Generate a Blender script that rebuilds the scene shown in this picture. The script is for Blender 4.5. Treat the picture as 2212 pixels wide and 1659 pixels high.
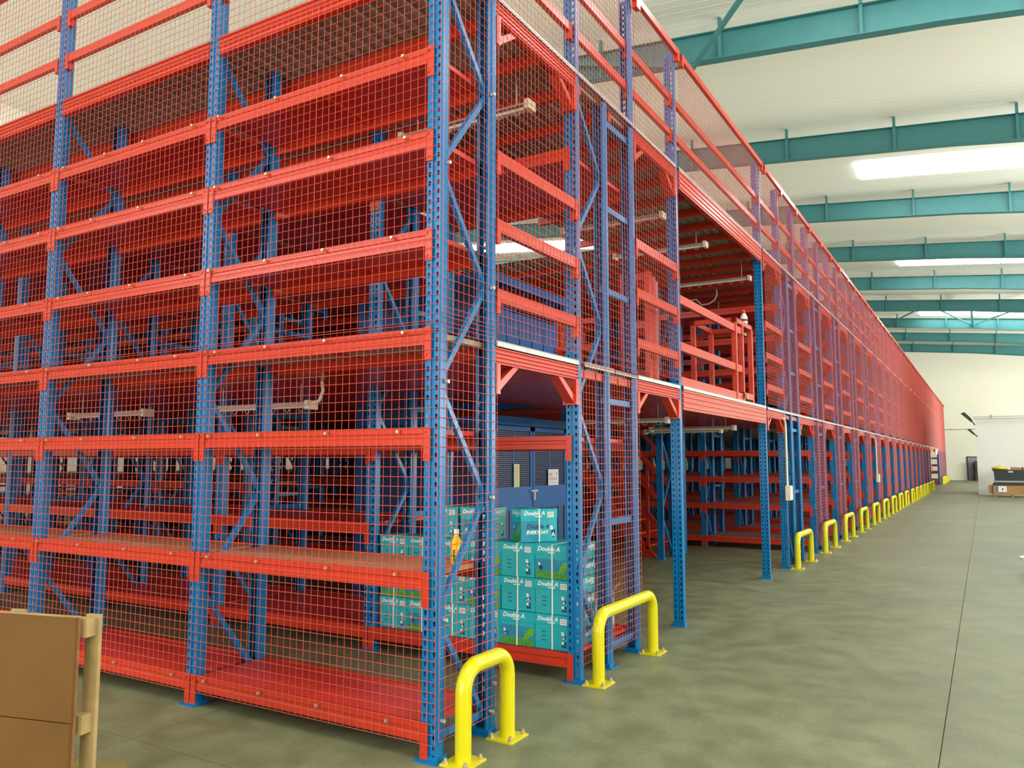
import bpy, bmesh, math, random
from mathutils import Vector, Matrix
random.seed(7)
PI = math.pi
scene = bpy.context.scene
for _o in list(bpy.data.objects):
    bpy.data.objects.remove(_o)

# ------------------------------------------------------------------ camera
CAM = Vector((2.645, -3.649, 1.65))
cd = bpy.data.cameras.new('camera'); cam = bpy.data.objects.new('camera', cd)
scene.collection.objects.link(cam)
cam.location = CAM
cam.rotation_euler = (PI/2 + 0.0959, 0.0, 0.5361)
cd.sensor_width = 36.0; cd.lens = 36.0*1710.45/2212; cd.clip_end = 300
scene.camera = cam

# ------------------------------------------------------------------ world, light, exposure
world = bpy.data.worlds.new('world'); scene.world = world; world.use_nodes = True
bg = world.node_tree.nodes['Background']
bg.inputs[0].default_value = (0.95, 0.98, 1.0, 1); bg.inputs[1].default_value = 1.0
vs = scene.view_settings
vs.view_transform = 'Standard'; vs.look = 'None'; vs.gamma = 1.0; vs.use_curve_mapping = False
vs.exposure = 0.43
SKY_EMIT = 7.0

def area(name, loc, rot, sx, sy, power, col):
    l = bpy.data.lights.new(name, 'AREA'); l.shape = 'RECTANGLE'; l.size = sx; l.size_y = sy
    l.energy = power; l.color = col
    o = bpy.data.objects.new(name, l); scene.collection.objects.link(o)
    o.location = loc; o.rotation_euler = rot
    return o
# daylight entering by the open loading door behind the camera; unseen side lights added to brighten the ceiling
area('daylight_loading_door', (-1.0, -13.8, 3.0), (PI/2+0.35, 0, 0), 15.0, 5.6, 1150, (1.0, 0.97, 0.92))
for _y, _p in ((0.0, 1300), (24.0, 2100), (57.0, 2900)):
    area('side_fill_light', (15.75, _y, 3.4), (PI/2+0.6, 0, PI/2), 14.0, 3.2, _p, (1.0, 0.97, 0.90))
area('high_fill_light', (-15.5, -13.75, 8.6), (PI/2+0.25, 0, 0), 12.0, 2.4, 800, (1.0, 0.98, 0.93))  # unseen light added high at the back to brighten the left ceiling

# ------------------------------------------------------------------ materials
def mat(name, col, rough=0.5, metal=0.0, var=0.0, vscale=3.0, bump=0.0, spec=0.5, emit=None, alpha=None):
    m = bpy.data.materials.new(name); m.use_nodes = True
    nt = m.node_tree; b = nt.nodes['Principled BSDF']
    b.inputs['Base Color'].default_value = (*col, 1)
    b.inputs['Roughness'].default_value = rough
    b.inputs['Metallic'].default_value = metal
    b.inputs['Specular IOR Level'].default_value = spec
    if var:
        tc = nt.nodes.new('ShaderNodeTexCoord'); n = nt.nodes.new('ShaderNodeTexNoise')
        n.inputs['Scale'].default_value = vscale; n.inputs['Detail'].default_value = 5
        nt.links.new(tc.outputs['Object'], n.inputs['Vector'])
        r = nt.nodes.new('ShaderNodeValToRGB')
        r.color_ramp.elements[0].position = 0.3; r.color_ramp.elements[1].position = 0.7
        r.color_ramp.elements[0].color = (*[max(0, c*(1-var)) for c in col], 1)
        r.color_ramp.elements[1].color = (*[min(1, c*(1+var)) for c in col], 1)
        nt.links.new(n.outputs['Fac'], r.inputs['Fac'])
        nt.links.new(r.outputs['Color'], b.inputs['Base Color'])
        if bump:
            bp = nt.nodes.new('ShaderNodeBump'); bp.inputs['Strength'].default_value = bump
            nt.links.new(n.outputs['Fac'], bp.inputs['Height']); nt.links.new(bp.outputs['Normal'], b.inputs['Normal'])
    if emit:
        b.inputs['Emission Color'].default_value = (*col, 1); b.inputs['Emission Strength'].default_value = emit
    return m
M = {}
M['red'] = mat('red_paint', (0.52, 0.036, 0.013), 0.27, spec=0.38, var=0.06)
M['redpanel'] = mat('red_panel_paint', (0.58, 0.036, 0.024), 0.42, var=0.08)
M['dusty'] = mat('dusty_shelf_top', (0.30, 0.15, 0.125), 0.55, var=0.1)
M['tan'] = mat('tan_shelf', (0.50, 0.20, 0.11), 0.45, var=0.10)  # tan shelf tops at one level of the front run
M['blue'] = mat('blue_paint', (0.002, 0.150, 0.38), 0.28, spec=0.35, var=0.06)
M['wire'] = mat('coated_wire', (0.50, 0.066, 0.044), 0.5)
M['yellow'] = mat('yellow_paint', (0.60, 0.54, 0.0), 0.25, var=0.04)
M['galv'] = mat('galvanised_steel', (0.46, 0.46, 0.45), 0.45, metal=0.3, var=0.12, vscale=14)
M['deckgrey'] = mat('galvanised_decking', (0.36, 0.32, 0.26), 0.55, metal=0.2, var=0.1)
M['brass'] = mat('zinc_bolt', (0.55, 0.45, 0.28), 0.35, metal=0.7)
M['teal'] = mat('teal_paint', (0.045, 0.205, 0.215), 0.55, var=0.05)
M['ceil'] = mat('ceiling_liner', (0.93, 0.95, 0.86), 0.6, var=0.02, vscale=0.4)
M['wall'] = mat('cream_wall', (0.92, 0.91, 0.78), 0.8, var=0.02, vscale=0.3)
M['whitewall'] = mat('white_wall', (0.86, 0.88, 0.84), 0.8, var=0.02, vscale=0.5)
M['sky'] = mat('skylight_sheet', (1, 1, 1), 0.5, emit=SKY_EMIT)
M['lampwhite'] = mat('lamp_enamel', (0.66, 0.62, 0.52), 0.4)
M['tube'] = mat('fluorescent_tube', (0.85, 0.83, 0.75), 0.25)
M['cream'] = mat('cream_plastic', (0.72, 0.68, 0.52), 0.45)
M['cable'] = mat('white_cable', (0.7, 0.66, 0.55), 0.5)
M['boxteal'] = mat('teal_carton', (0.004, 0.41, 0.47), 0.4)
M['white'] = mat('white_print', (0.86, 0.88, 0.86), 0.5)
M['navy'] = mat('navy_print', (0.01, 0.04, 0.16), 0.5)
M['greyprint'] = mat('grey_print', (0.30, 0.32, 0.33), 0.5)
M['grass'] = mat('grass_print', (0.06, 0.30, 0.02), 0.5, var=0.4, vscale=60)
M['leaf'] = mat('tree_print', (0.13, 0.40, 0.02), 0.5, var=0.4, vscale=80)
M['skyprint'] = mat('sky_print', (0.01, 0.27, 0.42), 0.45, var=0.25, vscale=5)
M['strap'] = mat('plastic_strap', (0.80, 0.82, 0.78), 0.4)
M['wood'] = mat('pale_pallet_wood', (0.36, 0.25, 0.10), 0.65, var=0.18, vscale=9, bump=0.15)
M['board'] = mat('brown_board', (0.135, 0.062, 0.012), 0.6, spec=0.2, var=0.10, vscale=2.5)
M['boardedge'] = mat('board_edge', (0.20, 0.09, 0.03), 0.7, var=0.2, vscale=20)
M['black'] = mat('black_plastic', (0.02, 0.03, 0.035), 0.45)
M['card'] = mat('brown_card', (0.42, 0.23, 0.08), 0.7, var=0.1, vscale=5)
M['darkblue'] = mat('lift_dark_blue', (0.003, 0.028, 0.11), 0.4, var=0.1)
M['liftblue'] = mat('lift_blue', (0.004, 0.10, 0.34), 0.42, spec=0.25, var=0.08, vscale=2)
M['paper'] = mat('white_paper', (0.72, 0.70, 0.74), 0.7)
M['ypaper'] = mat('yellow_paper', (0.62, 0.58, 0.28), 0.7)
M['redprint'] = mat('red_print', (0.45, 0.06, 0.07), 0.6)
M['juice'] = mat('yellow_plastic', (0.85, 0.50, 0.0), 0.25)
M['label_red'] = mat('red_plastic', (0.6, 0.03, 0.03), 0.4)
M['clear'] = mat('pale_plastic', (0.72, 0.66, 0.58), 0.25)
M['dark'] = mat('dark_grey', (0.03, 0.04, 0.045), 0.6)
M['doorgrey'] = mat('doorway_grey', (0.30, 0.34, 0.40), 0.3)
M['bluelabel'] = mat('blue_label', (0.05, 0.25, 0.5), 0.5)
M['rock'] = mat('dark_brown', (0.10, 0.07, 0.06), 0.8, var=0.3, vscale=4)

# concrete floor: one grey-green slab material with stains of their own shape
def floor_material():
    m = bpy.data.materials.new('concrete'); m.use_nodes = True; nt = m.node_tree
    b = nt.nodes['Principled BSDF']; L = nt.links.new
    geo = nt.nodes.new('ShaderNodeNewGeometry')
    def noise(scale, detail, rough=0.55):
        n = nt.nodes.new('ShaderNodeTexNoise'); n.inputs['Scale'].default_value = scale
        n.inputs['Detail'].default_value = detail; n.inputs['Roughness'].default_value = rough
        L(geo.outputs['Position'], n.inputs['Vector']); return n
    n1 = noise(0.55, 6); n2 = noise(3.5, 5); n3 = noise(40, 3)
    r1 = nt.nodes.new('ShaderNodeValToRGB'); e = r1.color_ramp.elements
    e[0].position = 0.32; e[0].color = (0.160, 0.172, 0.094, 1)
    e[1].position = 0.70; e[1].color = (0.222, 0.236, 0.135, 1)
    L(n1.outputs['Fac'], r1.inputs['Fac'])
    r2 = nt.nodes.new('ShaderNodeValToRGB'); e = r2.color_ramp.elements
    e[0].position = 0.36; e[0].color = (0.62, 0.62, 0.58, 1); e[1].position = 0.60; e[1].color = (1, 1, 1, 1)
    L(n2.outputs['Fac'], r2.inputs['Fac'])
    mx = nt.nodes.new('ShaderNodeMix'); mx.data_type = 'RGBA'; mx.blend_type = 'MULTIPLY'; mx.inputs[0].default_value = 0.75
    L(r1.outputs['Color'], mx.inputs[6]); L(r2.outputs['Color'], mx.inputs[7])
    r3 = nt.nodes.new('ShaderNodeValToRGB'); e = r3.color_ramp.elements
    e[0].position = 0.35; e[0].color = (0.9, 0.9, 0.9, 1); e[1].position = 0.6; e[1].color = (1.05, 1.05, 1.05, 1)
    L(n3.outputs['Fac'], r3.inputs['Fac'])
    m2 = nt.nodes.new('ShaderNodeMix'); m2.data_type = 'RGBA'; m2.blend_type = 'MULTIPLY'; m2.inputs[0].default_value = 1
    L(mx.outputs[2], m2.inputs[6]); L(r3.outputs['Color'], m2.inputs[7])
    L(m2.outputs[2], b.inputs['Base Color'])
    rr = nt.nodes.new('ShaderNodeMapRange'); rr.inputs[3].default_value = 0.36; rr.inputs[4].default_value = 0.62
    L(n2.outputs['Fac'], rr.inputs[0]); L(rr.outputs[0], b.inputs['Roughness'])
    b.inputs['Specular IOR Level'].default_value = 0.4
    bp = nt.nodes.new('ShaderNodeBump'); bp.inputs['Strength'].default_value = 0.04; L(n3.outputs['Fac'], bp.inputs['Height'])
    L(bp.outputs['Normal'], b.inputs['Normal'])
    return m
M['floor'] = floor_material()
M['joint'] = mat('floor_joint', (0.10, 0.095, 0.06), 0.9)
M['stain'] = mat('oil_stain', (0.21, 0.175, 0.06), 0.5, var=0.15, vscale=6)

# ------------------------------------------------------------------ mesh helpers
COL = scene.collection
class MB:
    def __init__(s): s.v = []; s.f = []; s.mi = []
    def add(s, vs, fs, mi=0):
        n = len(s.v); s.v += [tuple(p) for p in vs]; s.f += [tuple(n+i for i in f) for f in fs]; s.mi += [mi]*len(fs); return s
    def box(s, a, b, mi=0):
        x0, y0, z0 = a; x1, y1, z1 = b
        return s.add([(x0,y0,z0),(x1,y0,z0),(x1,y1,z0),(x0,y1,z0),(x0,y0,z1),(x1,y0,z1),(x1,y1,z1),(x0,y1,z1)],
              [(0,3,2,1),(4,5,6,7),(0,1,5,4),(1,2,6,5),(2,3,7,6),(3,0,4,7)], mi)
    def bar(s, p, q, w, t, up=(0,0,1), mi=0):
        """rectangular bar from p to q, w across, t along 'up'"""
        p = Vector(p); q = Vector(q); d = (q-p).normalized(); u = Vector(up)
        r = d.cross(u)
        if r.length < 1e-4: u = Vector((1,0,0)); r = d.cross(u)
        r.normalize(); u = r.cross(d).normalized()
        vs = []
        for c in (p, q):
            for a, b in ((-1,-1),(1,-1),(1,1),(-1,1)): vs.append(c + r*(a*w/2) + u*(b*t/2))
        return s.add(vs, [(0,3,2,1),(4,5,6,7),(0,1,5,4),(1,2,6,5),(2,3,7,6),(3,0,4,7)], mi)
    def prism(s, prof, a, b, axis='x', mi=0):
        """closed profile [(p,q)] extruded along axis from a to b; x: (y,z)  y: (x,z)  z: (x,y)"""
        def P(p, q, t): return {'x': (t,p,q), 'y': (p,t,q), 'z': (p,q,t)}[axis]
        n = len(prof)
        vs = [P(p,q,a) for p,q in prof] + [P(p,q,b) for p,q in prof]
        fs = [(i,(i+1)%n,n+(i+1)%n,n+i) for i in range(n)] + [tuple(range(n-1,-1,-1)), tuple(range(n,2*n))]
        return s.add(vs, fs, mi)
    def tube(s, pts, r, n=10, cap=True, mi=0):
        rings = []; pts = [Vector(p) for p in pts]
        prev = None
        for i, p in enumerate(pts):
            d = (pts[min(i+1,len(pts)-1)] - pts[max(i-1,0)]).normalized()
            u = prev if prev is not None else (Vector((0,0,1)) if abs(d.z) < 0.9 else Vector((1,0,0)))
            u = (u - d*u.dot(d)).normalized(); prev = u
            w = d.cross(u)
            rings.append([p + (u*math.cos(2*PI*k/n) + w*math.sin(2*PI*k/n))*r for k in range(n)])
        vs = [v for R in rings for v in R]
        fs = [(i*n+k, i*n+(k+1)%n, (i+1)*n+(k+1)%n, (i+1)*n+k) for i in range(len(pts)-1) for k in range(n)]
        if cap: fs += [tuple(range(n-1,-1,-1)), tuple((len(pts)-1)*n+k for k in range(n))]
        return s.add(vs, fs, mi)
    def lathe(s, prof, c=(0,0,0), n=14, mi=0):
        vs = [(c[0]+r*math.cos(2*PI*k/n), c[1]+r*math.sin(2*PI*k/n), c[2]+z) for r,z in prof for k in range(n)]
        fs = [(i*n+k, i*n+(k+1)%n, (i+1)*n+(k+1)%n, (i+1)*n+k) for i in range(len(prof)-1) for k in range(n)]
        fs += [tuple(range(n-1,-1,-1)), tuple((len(prof)-1)*n+k for k in range(n))]
        return s.add(vs, fs, mi)
    def mesh(s, name, mats, smooth=False):
        me = bpy.data.meshes.new(name); me.from_pydata(s.v, [], s.f)
        for m in (mats if isinstance(mats, (list,tuple)) else [mats]): me.materials.append(M[m])
        if len(set(s.mi)) > 1: me.polygons.foreach_set('material_index', s.mi)
        if smooth:
            me.polygons.foreach_set('use_smooth', [True]*len(s.f)); me.update()
            try: me.set_sharp_from_angle(angle=0.7)
            except Exception: pass
        me.update(); return me

def obj(name, me, parent=None, loc=(0,0,0), rz=0.0):
    o = bpy.data.objects.new(name, me); COL.objects.link(o)
    o.location = loc
    if rz: o.rotation_euler = (0,0,rz)
    if parent is not None: o.parent = parent
    return o
def tag(o, label, cat=None, group=None):
    o['label'] = label
    if cat: o['category'] = cat
    if group: o['group'] = group
    return o
def thing(name, label, cat, loc=(0,0,0), rz=0.0, group=None):
    o = bpy.data.objects.new(name, None); COL.objects.link(o); o.empty_display_size = 0.1
    o.location = loc; o.rotation_euler = (0,0,rz)
    return tag(o, label, cat, group)
def struct(o, label=None):
    o['kind'] = 'structure'
    if label: o['label'] = label
    return o
def stuff(o): o['kind'] = 'stuff'; return o
ORD = ['zeroth','first','second','third','fourth','fifth','sixth','seventh','eighth','ninth','tenth','eleventh','twelfth','thirteenth','fourteenth','fifteenth','sixteenth','seventeenth','eighteenth','nineteenth','twentieth','twenty-first','twenty-second','twenty-third','twenty-fourth','twenty-fifth','twenty-sixth','twenty-seventh','twenty-eighth']
_cache = {}
def shared(key, fn):
    if key not in _cache: _cache[key] = fn()
    return _cache[key]

# ------------------------------------------------------------------ the hall
HX0, HX1, HY0, HY1 = -26.0, 16.0, -14.0, 72.0
def ceil_z(x): return 11.23 - 0.095*(x-2.645)
fl = struct(obj('floor', MB().box((HX0,HY0,-0.25),(HX1,HY1,-0.012)).mesh('floor','joint')), 'grey-green concrete warehouse floor')
xs = [-26, -18.4, -14.25, -10.1, -5.95, -1.8, 2.35, 6.5, 10.65, 16]
ys = [-14, -8.6, -0.6, 7.2, 15.2, 23.2, 31.2, 39.2, 47.2, 55.2, 63.2, 72]
for i in range(len(xs)-1):
    for j in range(len(ys)-1):
        g = 0.003
        obj('floor_slab', MB().box((xs[i]+g,ys[j]+g,-0.012),(xs[i+1]-g,ys[j+1]-g,0)).mesh('floor_slab','floor'), fl)
# dried patches on the concrete
def blob(cx, cy, rx, ry, n=26, seed=1):
    rnd = random.Random(seed); mb = MB()
    pts = [(cx+rx*math.cos(2*PI*k/n)*(0.75+0.5*rnd.random()), cy+ry*math.sin(2*PI*k/n)*(0.75+0.5*rnd.random()), 0.0012) for k in range(n)]
    return mb.add(pts, [tuple(range(n))])
tag(obj('floor_stain', blob(-1.35,-1.02,0.42,0.16,seed=3).mesh('floor_stain','stain')), 'ochre dried stain on the floor beside the upright pallet', 'stain')

def wall(name, me, label): return struct(obj(name, me), label)
wall('wall_far', MB().box((HX0,HY1,0),(HX1,HY1+0.3,14.2)).mesh('wall_far','wall'), 'cream wall at the far end of the hall')
wall('wall_left', MB().box((HX0-0.3,HY0,0),(HX0,HY1,14.2)).mesh('wall_left','wall'), 'cream wall beyond the racks')
mb = MB()   # right wall with openings added for the side fill lights
edges = [HY0]
for a, b in ((-7,7),(17,31),(50,64)):
    mb.box((HX1,edges[-1],0),(HX1+0.3,a,11)); mb.box((HX1,a,0),(HX1+0.3,b,1.7)); mb.box((HX1,a,5.1),(HX1+0.3,b,11)); edges.append(b)
mb.box((HX1,edges[-1],0),(HX1+0.3,HY1,11))
wall('wall_right', mb.mesh('wall_right','wall'), 'cream wall on the open side of the hall')
mb = MB()
mb.box((HX0,HY0-0.3,0),(-8.5,HY0,7.3)); mb.box((HX0,HY0-0.3,9.9),(-8.5,HY0,14)); mb.box((HX0,HY0-0.3,7.3),(-21.6,HY0,9.9)); mb.box((-9.4,HY0-0.3,7.3),(-8.5,HY0,9.9)); mb.box((6.5,HY0-0.3,0),(HX1,HY0,14)); mb.box((-8.5,HY0-0.3,6.0),(6.5,HY0,14))  # high opening cut for the added fill light
wall('wall_back', mb.mesh('wall_back','wall'), 'cream wall with a wide loading door behind the camera')
# ribbed ceiling liner, ribs running down the slope
mb = MB(); y = HY0
while y < HY1-0.01:
    p = 0.25; prof = [(y,0),(y+p-0.07,0),(y+p-0.055,-0.004),(y+p-0.015,-0.004),(y+p,0)]
    for a in range(4):
        (ya,za),(yb,zb) = prof[a],prof[a+1]
        yb = min(yb,HY1); ya = min(ya,HY1)
        mb.add([(HX0,ya,ceil_z(HX0)+za),(HX1,ya,ceil_z(HX1)+za),(HX1,yb,ceil_z(HX1)+zb),(HX0,yb,ceil_z(HX0)+zb)],[(0,1,2,3)])
    y += p
mb.add([(HX0,HY0,ceil_z(HX0)+.12),(HX1,HY0,ceil_z(HX1)+.12),(HX1,HY1,ceil_z(HX1)+.12),(HX0,HY1,ceil_z(HX0)+.12)],[(0,1,2,3)])
struct(obj('ceiling', mb.mesh('ceiling','ceil')), 'cream ribbed roof liner')
# roof lights: bands of translucent sheets
bands = [(-4.4,-0.62,10), (9.9,-0.62,10), (24.24,-0.62,10), (38.76,-0.62,10), (54.95,-0.62,10), (3.9,-24.0,8), (19.2,-24.0,8), (32.2,-24.0,8)]
for i,(y0,x0,n) in enumerate(bands):
    w = bpy.data.objects.new('window_%d'%(i+1), None); COL.objects.link(w); w['kind'] = 'structure'; w['label'] = 'bright band of roof light sheets'
    for j in range(n):
        xa = x0+1.475*j; xb = xa+1.405; zb = 0.05
        mb = MB()
        prof = [(xa,ceil_z(xa)-.022),(xb,ceil_z(xb)-.022),(xb,ceil_z(xb)-.06),(xa,ceil_z(xa)-.06)]
        obj('pane', mb.prism(prof, y0, y0+1.66, 'y').mesh('pane','sky'), w)
# roof beams
def roof_beam(k):
    yk = 13.57+7.095*k
    t = thing('roof_beam', 'teal steel roof beam, %s from the camera'%ORD[k+1] if k >= 0 else 'teal steel roof beam overhead nearest the camera', 'roof beam', (0,yk,0))
    tz = lambda x: 10.90-0.095*(x-2.645)
    bz = lambda x: 10.27-0.095*(x-2.645) - 0.035*max(0, x-2.3)
    X0, X1 = HX0, HX1
    seg = [(X0,2.3),(2.3,X1)]
    mb = MB()
    for a,b in seg: mb.add([(a,-.008,bz(a)),(b,-.008,bz(b)),(b,-.008,tz(b)),(a,-.008,tz(a)),(a,.008,bz(a)),(b,.008,bz(b)),(b,.008,tz(b)),(a,.008,tz(a))],[(0,1,2,3),(7,6,5,4),(0,4,5,1),(3,2,6,7),(0,3,7,4),(1,5,6,2)])
    obj('web', mb.mesh('web','teal'), t)
    for nm, f, s in (('bottom_flange',bz,-1),('top_flange',tz,1)):
        mb = MB()
        for a,b in seg:
            z0,z1 = (-.016,0) if s < 0 else (0,.016)
            mb.add([(a,-.13,f(a)+z0),(b,-.13,f(b)+z0),(b,.13,f(b)+z0),(a,.13,f(a)+z0),(a,-.13,f(a)+z1),(b,-.13,f(b)+z1),(b,.13,f(b)+z1),(a,.13,f(a)+z1)],[(0,3,2,1),(4,5,6,7),(0,1,5,4),(1,2,6,5),(2,3,7,6),(3,0,4,7)])
        obj(nm, mb.mesh(nm,'teal'), t)
    x = -2.05
    while x < 12:
        obj('stiffener', MB().box((x-.035,-.13,bz(x)),(x+.035,-.008,ceil_z(x)-.02)).mesh('stiffener','teal'), t)
        x += 2.94
    for k2 in range(1,8):
        x = -2.05-2.94*k2
        obj('stiffener', MB().box((x-.035,-.13,bz(x)),(x+.035,-.008,ceil_z(x)-.02)).mesh('stiffener','teal'), t)
    return t
for k in range(9): roof_beam(k)
def brace(p, q, label, r=0.05):
    tag(obj('roof_brace', MB().bar(p, q, 2*r, 2*r).mesh('roof_brace','teal')), label, 'roof brace')
brace((-2.7,13.4,10.55),(0.2,10.3,11.2),'teal diagonal roof brace running up from the first roof beam', .045)
brace((-2.7,13.4,10.65),(-7.5,13.2,11.9),'teal roof strut seen through the top mesh', .05)
brace((-2.8,56.1,10.9),(0.1,49.2,10.9),'thin teal roof brace before the seventh beam, left end', .035)
brace((0.2,49.2,10.9),(2.3,56.1,10.55),'thin teal roof brace before the seventh beam, left of the strut', .035)
brace((2.4,56.1,10.45),(2.4,49.2,10.75),'short teal roof strut between the sixth and seventh beams', .06)
brace((2.6,56.1,10.55),(5.6,49.2,10.5),'thin teal roof brace before the seventh beam, right of the strut', .035)

# ------------------------------------------------------------------ rack kit
PW, PD, TOP = 0.11, 0.08, 5.97
def upright_mesh(h=TOP):
    """cold-rolled post: two rows of keyholes either side of a pressed groove, open at the back"""
    bm = bmesh.new()
    def quad(a, b, c, d):
        try: bm.faces.new([bm.verts.new(p) for p in (a,b,c,d)])
        except ValueError: pass
    p = 0.055; n = int(h/p)
    cols = [(-0.107,-0.0665),(-0.0435,-0.003)]
    for (xa,xb) in cols:
        xc = (xa+xb)/2
        for i in range(n):
            z0 = i*p; z1 = z0+p if i < n-1 else h; zc = z0+p/2
            hole = [(xc-.007,zc+.015),(xc+.007,zc+.015),(xc+.009,zc+.004),(xc+.0035,zc-.015),(xc-.0035,zc-.015),(xc-.009,zc+.004)]
            out = [(xa,z1),(xb,z1),(xb,zc),(xb,z0),(xa,z0),(xa,zc)]
            for k in range(6):
                a,b = out[k],out[(k+1)%6]; c,d = hole[(k+1)%6],hole[k]
                quad((a[0],0,a[1]),(b[0],0,b[1]),(c[0],0,c[1]),(d[0],0,d[1]))
    for (xa,ya),(xb,yb) in [((-.0665,0),(-.0625,.009)),((-.0625,.009),(-.0475,.009)),((-.0475,.009),(-.0435,0)),
            ((-.003,0),(0,.003)),((0,.003),(0,.045)),((0,.045),(-.012,.055)),((-.012,.055),(-.012,.08)),((-.012,.08),(-.026,.08)),
            ((-.107,0),(-.11,.003)),((-.11,.003),(-.11,.045)),((-.11,.045),(-.098,.055)),((-.098,.055),(-.098,.08)),((-.098,.08),(-.084,.08))]:
        quad((xa,ya,0),(xb,yb,0),(xb,yb,h),(xa,ya,h))
    bmesh.ops.remove_doubles(bm, verts=bm.verts, dist=1e-5)
    bmesh.ops.recalc_face_normals(bm, faces=bm.faces)
    me = bpy.data.meshes.new('upright'); bm.to_mesh(me); bm.free()
    me.materials.append(M['blue']); return me
UP = upright_mesh(); UPS = upright_mesh(4.70)
FOOT = MB().box((-.14,-.03,0),(.010,.11,.008)).box((-.115,-.005,.008),(.005,.085,.035)).mesh('foot_plate','blue')
def put_post(t, x, y, flip=False, short=False, foot=False):
    """post with its outer face on y (facing -Y, or +Y when flipped), right edge on x"""
    o = obj('upright', UPS if short else UP, t, (x-PW,y,0) if flip else (x,y,0), PI if flip else 0)
    if foot: obj('foot_plate', FOOT, o)
    return o
BPROF = [(0,0),(0,.035),(.006,.042),(.006,.06),(0,.067),(0,.10),(.012,.10),(.012,.088),(.045,.088),(.045,0)]
def beam_mesh(L, flip=False, h=.1, conn=True):
    def f():
        s = h/.1; prof = [((p if not flip else -p), q*s-h) for p,q in BPROF]
        mb = MB().prism(prof, -L, 0, 'x')
        if conn:
            sg = -1 if flip else 1
            for xa in (0, -L-.05):
                mb.box((xa,min(-.004*sg,.0),-.19),(xa+.05,max(-.004*sg,.004),.0))
        return mb.mesh('beam','red')
    return shared(('beam',L,flip,h,conn), f)
CONN = MB().box((0,-.005,-.19),(.05,.001,.004)).box((.008,-.012,-.03),(.02,-.005,-.018)).box((.008,-.012,-.165),(.02,-.005,-.153)).mesh('connector','red')
BL = 2.0-PW   # clear span
def panel_mesh(w, d, key='redpanel'):
    return shared(('panel',round(w,3),round(d,3),key), lambda: MB().box((-w,0,-.03),(0,d,-.001)).mesh('shelf_panel',key) if key != 'dusty' else MB().box((-w,0,-.03),(0,d,-.004),0).box((-w,0,-.004),(0,d,0),1).mesh('shelf_panel',['redpanel','dusty']))
def brace_bar(p, q): return MB().bar(p, q, .035, .03, up=(1,0,0)).mesh('brace','blue')
ZZ = [.11,.76,1.42,2.10,2.74,3.40,4.02,4.62]
def zigzag(y0, y1):
    pts = [((y1 if i % 2 == 0 else y0), z) for i,z in enumerate(ZZ)]
    return list(zip(pts, pts[1:]))
SPZ = [.15,1.14,2.14,3.08,3.80,4.56]
def wire_panel(axis, w, z0, z1, pitch=0.0555, t=0.0038):
    """welded mesh in the plane of `axis` ('x' runs to -X, 'y' runs to +Y), local origin at its corner"""
    def f():
        mb = MB(); sg = -1 if axis == 'x' else 1
        n = max(1, round(w/pitch)); m = max(1, round((z1-z0)/pitch)); r = t/2
        def P(s, d, z): return (s*sg, d, z) if axis == 'x' else (d, s, z)
        for i in range(n+1):
            s = w*i/n
            vs = [P(s+a*r,b*r,z) for z in (z0,z1) for a,b in ((-1,0),(0,-1),(1,0),(0,1))]
            mb.add(vs, [(0,1,5,4),(1,2,6,5),(2,3,7,6),(3,0,4,7)])
        o = -t if axis == 'x' else t
        for j in range(m+1):
            z = z0+(z1-z0)*j/m
            vs = [P(s,o+b*r,z+a*r) for s in (0,w) for a,b in ((-1,0),(0,-1),(1,0),(0,1))]
            mb.add(vs, [(0,1,5,4),(1,2,6,5),(2,3,7,6),(3,0,4,7)])
        return mb.mesh('mesh_panel','wire')
    return shared(('wire',axis,round(w,3),round(z0,3),round(z1,3)), f)
def put_wire(t, axis, w, z0, z1, loc): return stuff(obj('mesh_panel', wire_panel(axis,w,z0,z1), t, loc))
RAILZ = [5.13,5.52,5.985]
def railbox(w, h=.07, d=.04):
    return shared(('rail',round(w,3),h), lambda: MB().box((-d,0,-h),(0,w,0)).box((-d-.004,-.0,-h*1.9),(.004,.045,.0)).box((-d-.004,w-.045,-h*1.9),(.004,w,.0)).mesh('rail','red'))
def edge_beam(w, h):
    """ribbed rolled beam carrying the floor edge, running +Y from the origin, face on x=0"""
    def f():
        n = 4; prof = [(-.05,-h),(0,-h)]
        for k in range(n):
            a = -h+h*(k+.12)/n; b = -h+h*(k+.5)/n; c2 = -h+h*(k+.88)/n
            prof += [(0,a),(-.010,a+.006),(-.010,b),(0,b+.006),(0,c2)]
        prof += [(0,0),(-.05,0)]
        return MB().prism(prof, 0, w, 'y').mesh('edge_beam','red')
    return shared(('edge',round(w,3),h), f)
def edge_strip(w): return shared(('strip',round(w,3)), lambda: MB().box((-.06,0,-.004),(.008,w,.003)).box((.003,0,-.034),(.008,w,.003)).mesh('edge_strip','galv'))
def knee(sgn):
    """gusseted knee brace under a floor edge: plate on the post and a sloping arm"""
    def f():
        mb = MB()
        ya = 0 if sgn > 0 else -.05
        mb.box((-.11,min(0,.05*sgn),-.29),(.006,max(0,.05*sgn),-.095))
        mb.prism([(.02*sgn,-.28),(.05*sgn,-.28),(.31*sgn,-.098),(.24*sgn,-.098),(.05*sgn,-.22)],-.09,-.012,'x')
        return mb.mesh('knee_brace','red')
    return shared(('knee',sgn), f)
def top_rails(t, w, loc):
    for z in RAILZ: obj('rail', railbox(w), t, ((.068 if z > 5.9 else loc[0]),loc[1],z))

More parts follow.
